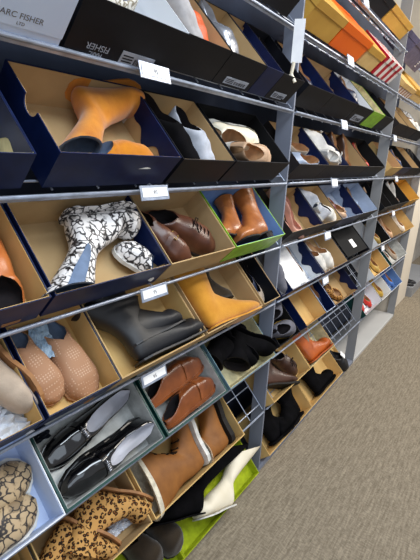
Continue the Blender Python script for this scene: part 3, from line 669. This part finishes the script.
put(low(RED, SOLE, INS, 'flat', .23), b.M, .26, .14, -80, 0, 'red flat in the black box by the second upright')
# row 3
b = B(3, 1.49, 1.818, CHAR, TAN, 'tan lined shoe box holding rose flats', flap=NAVY)
put(low(PINK, SOLE, PINK, 'pump', .23), b.M, .08, .12, -62, 0, 'left rose leather pump in the tan lined box')
put(low(PINK, SOLE, PINK, 'pump', .23), b.M, .18, .09, -55, 0, 'right rose leather pump in the tan lined box')
b = B(3, 1.822, 2.083, CHAR, TAN, 'shoe box holding white and grey sneakers', flapl=NAVY)
put(low(mat('light_grey_leather', (206, 208, 216), .5, .3), SOLEW, LINK, 'sneaker', .23), b.M, .07, .14, 110, 30, 'light grey sneaker above the white one', 'sneaker')
put(low(WHT, SOLEW, NVY, 'sneaker', .22), b.M, .155, .08, -30, 30, 'white sneaker with navy lining below the grey one', 'sneaker')
b = B(3, 2.087, 2.448, NAVY, PALE, 'navy shoe box holding nude flats', flap=NAVY)
put(low(NUDE, SOLE, INS, 'flat', .25, extra='bow'), b.M, .20, .10, -25, 0, 'nude flat with a bow, front one in the navy box')
put(low(mat('burgundy', (120, 40, 44), .4, .4), SOLE, INS, 'flat', .25), b.M, .12, .16, -25, 0, 'burgundy flat behind the nude one')
b = B(3, 2.452, 2.77, INK, PALE, 'black shoe box lined with pale blue tissue')
tissue(b.M, .12, .12, .18, .18, mat('pale_blue_tissue', (170, 190, 220), .8, .1), 'pale blue tissue filling the box by the second upright', 31, hgt=.07)
pair(b, 'flat', BLK, 'black flat', 'on pale blue tissue by the second upright', n=1)
# row 4
b = B(4, 1.49, 1.552, NAVY, NAVY, 'narrow navy box with a white soled sneaker', H=.07)
put(low(GREY, SOLEW, LINK, 'sneaker', .22, .7), b.M, .03, .12, -86, 0, 'grey sneaker with a white sole in the narrow navy box', 'sneaker', lift=.03)
b = B(4, 1.556, 1.926, NAVY, WHITEC, 'navy shoe box with white inner sheet', flap=NAVY)
G().box((.01, .01, 0), (.19, .22, .002)).obj('white_sheet', PAPER).matrix_world = b.M @ Matrix.Translation((0, 0, .086))
tag(bpy.data.objects['white_sheet'], 'white cardboard sheet lying over the navy box', 'card')
put(low(WHT, SOLEW, INS, 'flat', .22), b.M, .27, .12, -75, 0, 'white flat right of the white sheet')
b = B(4, 1.93, 2.29, NAVY, TAN, 'navy shoe box holding white slippers', flapl=NAVY)
put(low(WHT, SOLEW, INS, 'mule', .23, 1.1), b.M, .12, .12, -65, 0, 'left white slipper in the navy box', 'slipper')
put(low(WHT, SOLEW, INS, 'mule', .23, 1.1), b.M, .24, .12, -65, 0, 'right white slipper in the navy box', 'slipper')
b = B(4, 2.295, 2.735, INK, INK, 'black shoe box with a white label and black shoes')
G().box((.20, .06, .094), (.27, .12, .0955)).obj('top_label', PAPER, b.r)
G().box((.02, .02, .0925), (.43, .22, .094)).obj('lid_sheet', BLACKC, b.r)
# row 5
b = B(5, 1.49, 1.70, INK, BLACKC, 'black shoe box holding grey knit sneakers with yellow soles')
put(low(GREY, SOLEY, LINK, 'sneaker', .23), b.M, .10, .06, -10, 10, 'front grey knit sneaker with a yellow sole', 'sneaker', lift=.03)
put(low(GREY, SOLEY, LINK, 'sneaker', .22), b.M, .09, .17, 5, 30, 'rear dark sneaker with a yellow sole', 'sneaker', lift=.03)
b = B(5, 1.78, 2.04, NAVY, TANL, 'empty shoe box lined in bright kraft')
b = B(5, 2.045, 2.18, LBLUE, NAVY, 'narrow navy lined box beside the empty box')
pair(b, 'loafer', NVY, 'navy shoe', 'in the narrow navy lined box', n=1)
b = B(5, 2.185, 2.60, NAVY, TAN, 'navy shoe box holding small leopard flats', flap=NAVY)
put(low(LEO, SOLE, INS, 'flat', .24), b.M, .14, .14, -30, 0, 'rear leopard print flat in the navy box')
put(low(LEO, SOLE, INS, 'flat', .24), b.M, .21, .07, -25, 0, 'front leopard print flat in the navy box')
# row 6
b = B(6, 1.487, 1.908, TANL, TANL, 'kraft box holding dark brown laced boots next to the first upright')
put(boot(DKL, SOLE, LINK, FL=.28, SH=.12, heel=.01, laces=LACE, w=1.15, flare=.05), b.M, .17, .12, -20, 'L', 'rear dark brown lace-up boot in the kraft box', 'lace_up_boot', 'boot', sc=.95)
put(low(DKL, SOLE, LINK, 'slipon', .22, 1.1, hs=1.4, lace=LACE), b.M, .325, .11, -56, 0, 'front dark brown lace-up boot in the kraft box', 'lace_up_boot', 'boot')
b = B(6, 1.912, 2.277, TANL, CREAMC, 'kraft box holding rust orange boots')
put(boot(RUST, RUST, LINK, FL=.31, SH=.15, heel=.006, w=1.15, blunt=1.4, gore=TAUPE, flare=.13, platform=.004), b.M, .19, .118, 2, 'L', 'rust orange leather boot with grey side panel', 'ankle_boot', 'boot')
# row 7
b = B(7, 1.50, 2.022, TANL, TANL, 'kraft box on the floor deck holding black boots beside first upright')
put(boot(BLS, BLS, LINK, FL=.30, SH=.15, heel=.006, w=1.2, flare=.12, blunt=1.4), b.M, .20, .12, 0, 'L', 'rear tall black boot in the floor level kraft box', 'tall_boot', 'boot')
put(boot(BLS, BLS, LINK, FL=.28, SH=.14, heel=.006, w=1.2, flare=.12, blunt=1.4), b.M, .34, .12, 180, 'R', 'front tall black boot in the floor level kraft box', 'tall_boot', 'boot', lift=.012)
b = B(7, 2.026, 2.555, TANL, TANL, 'kraft box on the floor deck holding a furry black boot')
put(boot(BLS, BLS, LINK, FL=.30, SH=.15, heel=.006, w=1.2, cuff=BLS, flare=.12, blunt=1.4), b.M, .26, .12, 4, 'L', 'furry black boot in the right kraft box on the floor deck', 'furry_boot', 'boot', sc=.98)
b = B(7, 2.58, 2.77, TANL, TANL, 'small kraft box under the black mule by second upright', H=.03)
m_ = put(low(BLK, SOLE, BLK, 'mule', .26, 1.2), b.M, .09, .09, -60, 0, 'black mule with a white price sticker by the second upright', 'mule', lift=.02)
G().box((.10, -.02, .084), (.15, .02, .0845)).obj('price_sticker', PAPER, m_)

# ================================================================== FAR BAY
palette = [(NAVY, TAN, NAVY), (INK, INK, None), (CHAR, TAN, None), (NAVY, SKY, None), (INK, WHITEC, None)]
far = {
 1: [(2.84, 3.12, CHAR, TAN, GREY, 'grey', 'flat'), (3.125, 3.45, CHAR, TAN, TAUPE, 'taupe', 'loafer'), (3.455, 3.80, INK, WHITEC, WHT, 'white', 'sneaker')],
 2: [(2.84, 3.16, TANL, TAN, ORG, 'orange', 'flat'), (3.165, 3.50, NAVY, BLACKC, mat('blue_stripe', (70, 84, 120), .4, .4), 'blue black', 'loafer'), (3.505, 3.80, INK, TAN, BEIGE, 'beige', 'flat'), (3.805, 4.10, INK, INK, BLK, 'black', 'pump')],
 3: [(2.84, 3.05, INK, BLACKC, NUDE, 'nude', 'flat'), (3.055, 3.30, INK, BLACKC, CREAM, 'cream', 'flat'), (3.305, 3.65, INK, BLACKC, WHT, 'white', 'pump'), (3.655, 4.10, GOLD, GOLD, None, '', '')],
 4: [(2.84, 3.20, WHITEC, BLACKC, mat('gold_shoe', (190, 160, 90), .4, .5), 'gold', 'flat'), (3.205, 3.60, NAVY, TAN, NUDE, 'pale nude', 'flat'), (3.605, 4.10, TANL, TANL, WHT, 'bright white', 'flat')],
 5: [(2.90, 3.35, WHITEC, TANL, mat('straw', (216, 186, 110), .6, .2), 'straw yellow', 'flat'), (3.36, 3.42, GREEN, GREEN, None, '', ''), (3.43, 4.0, WHITEC, GREYC, BEIGE, 'sand', 'flat')],
 6: [(2.84, 3.30, GREEN, WHITEC, RED, 'red', 'flat'), (3.305, 3.62, WHITEC, WHITEC, SOLEY, 'yellow', 'flat'), (3.625, 4.05, WHITEC, SKY, mat('sky_blue', (96, 140, 214), .6, .2), 'sky blue', 'flat')],
}
names = {1: 'third', 2: 'fourth', 3: 'fifth', 4: 'sixth', 5: 'seventh', 6: 'eighth'}
onames = {id(NAVY): 'navy', id(INK): 'black', id(CHAR): 'charcoal', id(TANL): 'kraft', id(WHITEC): 'white', id(GOLD): 'gold', id(GREEN): 'dark green'}
for row, items in far.items():
    for (a, c, o, i, sh, cn, kd) in items:
        if sh is None:
            shoe_box(row, a, c, o, i, '%s shoe box standing empty on the %s rack of the far bay' % (onames[id(o)], names[row]), bay=3); continue
        b = shoe_box(row, a, c, o, i, '%s shoe box with %s shoes on the %s rack of the far bay' % (onames[id(o)], cn, names[row]), bay=3)
        put(low(sh, SOLE if kd != 'sneaker' else SOLEW, INS, kd, .23), b.M, b.W*.30, .12, -58, 0, 'left %s %s on the %s rack of the far bay' % (cn, kd if kd != 'flat' else 'flat shoe', names[row]))
        put(low(sh, SOLE if kd != 'sneaker' else SOLEW, INS, kd, .23), b.M, b.W*.70, .11, -58, 0, 'right %s %s on the %s rack of the far bay' % (cn, kd if kd != 'flat' else 'flat shoe', names[row]))
closed_box(0, 2.84, 3.20, TSTRIPE, TANL, 'tan striped box right of the second upright', H=.08, bay=3, dz=-.02)
closed_box(0, 3.21, 3.62, TANL, GOLD, 'kraft lidded box in the far bay', H=.08, bay=3)
p_ = closed_box('top', 2.86, 3.3, PURPLE, PURPLE, 'grey purple box with white lettering at the right edge', H=.14, bay=3, dz=-.09)
text_mesh('HUS', .05, PAPER, Matrix.Translation((.33, -.0036, .07)) @ Matrix.Rotation(PI/2, 4, 'X') @ Matrix.Rotation(PI/2, 4, 'Z'), p_)
# beyond the cream column
r = tag(empty('shelving_unit', Matrix.Translation((5.25, YF+.05, 0))), 'pale grey shelving bay beyond the cream column', 'shelving')
G().box((0, .29, .05), (1.4, .30, 2.7)).obj('back_panel', BACKP, r); G().box((0, 0, 0), (1.4, .29, .12)).obj('base_deck', STEELW, r)
for k in range(2):
    M = Matrix.Translation((5.28+.14*k, YF+.06, .1205))
    put(low(BLK, SOLE, BLK, 'pump', .24), M, .06, .12, -80, 0, '%s black pump on the deck beyond the cream column' % ('left', 'right')[k], 'pump')

# ================================================================== price cards and sign
def price_card(x, row, bay, label, w=.10, h=.037):
    z = ROWR[row]
    M = Matrix.Translation((x, YR-.024, z+.004)) @ Matrix.Rotation(math.radians(-14), 4, 'X')
    r = tag(empty('price_card_holder', M), label, 'price card', 'price card holders on the shelf rails')
    G().box((-w/2, 0, -h), (w/2, .003, 0)).obj('holder', WIRE, r, bevel=.001)
    G().box((-w/2+.006, -.0012, -h+.008), (w/2-.006, -.0002, -.006)).obj('card', PAPER, r)
    if bay == 1: text_mesh('95', .014, PRINTG, Matrix.Translation((0, -.0016, -h/2)) @ Matrix.Rotation(PI/2, 4, 'X'), r)
    G().tube([(0, .001, -.004), (0, .016, .006), (0, .022, .004)], .002, 6).obj('clip', WIRE, r)
price_card(.735, 1, 1, 'white price card under the black lettered box'); price_card(.735, 2, 1, 'white price card under the mustard boot box')
price_card(.735, 3, 1, 'white price card between the snake print and yellow boots'); price_card(.735, 4, 1, 'white price card above the cognac shoes')
for x, row, lab in ((2.0, 0, 'small price card under the orange box'), (2.03, 1, 'small price card under the white lined box'), (2.0, 2, 'small price card below the charcoal boxes'),
                    (2.0, 3, 'small price card above the white slippers'), (2.06, 4, 'small price card above the empty box'), (2.1, 'top', 'small price card at the top of the middle bay')):
    price_card(x, row, 2, lab, .085, .045)
for x, row, lab in ((3.05, 1, 'small price card right of the second upright'), (3.3, 2, 'small price card above the nude shoes'), (3.4, 3, 'small price card above the gold shoes'), (3.25, 4, 'small price card above the straw shoes')):
    price_card(x, row, 2, lab, .085, .045)
r = tag(empty('hanging_sign', Matrix.Translation((1.375, YF-.03, 1.868)) @ Matrix.Rotation(math.radians(22), 4, 'Z')), 'blank white vertical sign card clipped at the first upright', 'sign')
G().box((0, .004, 0), (.002, .040, .130)).obj('card', PAPER, r)
G().tube([(.001, .03, .002), (.001, .035, -.035), (.001, .02, -.06)], .006, 8).tube([(.001, .035, -.035), (.001, .062, -.062)], .005, 8).obj('clip', CREAM, r)

# ================================================================== light
def area(loc, size, power, col, rot=(0, 0, 0), sy=None):
    l = bpy.data.lights.new('ceiling_and_fill_light', 'AREA'); l.energy = power; l.color = col; l.size = size
    if sy: l.shape = 'RECTANGLE'; l.size_y = sy
    o = bpy.data.objects.new('ceiling_and_fill_light', l); C.objects.link(o); o.location = loc; o.rotation_euler = rot
area((.4, -.5, 3.0), 1.6, 46, (.80, .90, 1.0), (math.radians(22), 0, 0), .8)
area((2.6, -.7, 3.0), 1.6, 60, (1.0, .93, .82), (math.radians(22), 0, 0), .8)
area((5.2, -.7, 3.0), 1.6, 75, (1.0, .93, .82), (math.radians(22), 0, 0), .8)
area((-1.0, -2.2, 2.2), 2.0, 22, (.75, .87, 1.0), (math.radians(65), 0, math.radians(-25)))  # unseen fill behind the camera, set below ceiling height, aimed at the shelves
w = bpy.data.worlds.new('world'); bpy.context.scene.world = w; w.use_nodes = True
w.node_tree.nodes['Background'].inputs[0].default_value = (.92, .94, 1.0, 1); w.node_tree.nodes['Background'].inputs[1].default_value = .42
sc = bpy.context.scene; sc.view_settings.view_transform = 'Standard'; sc.view_settings.look = 'None'; sc.view_settings.exposure = 0; sc.view_settings.gamma = 1
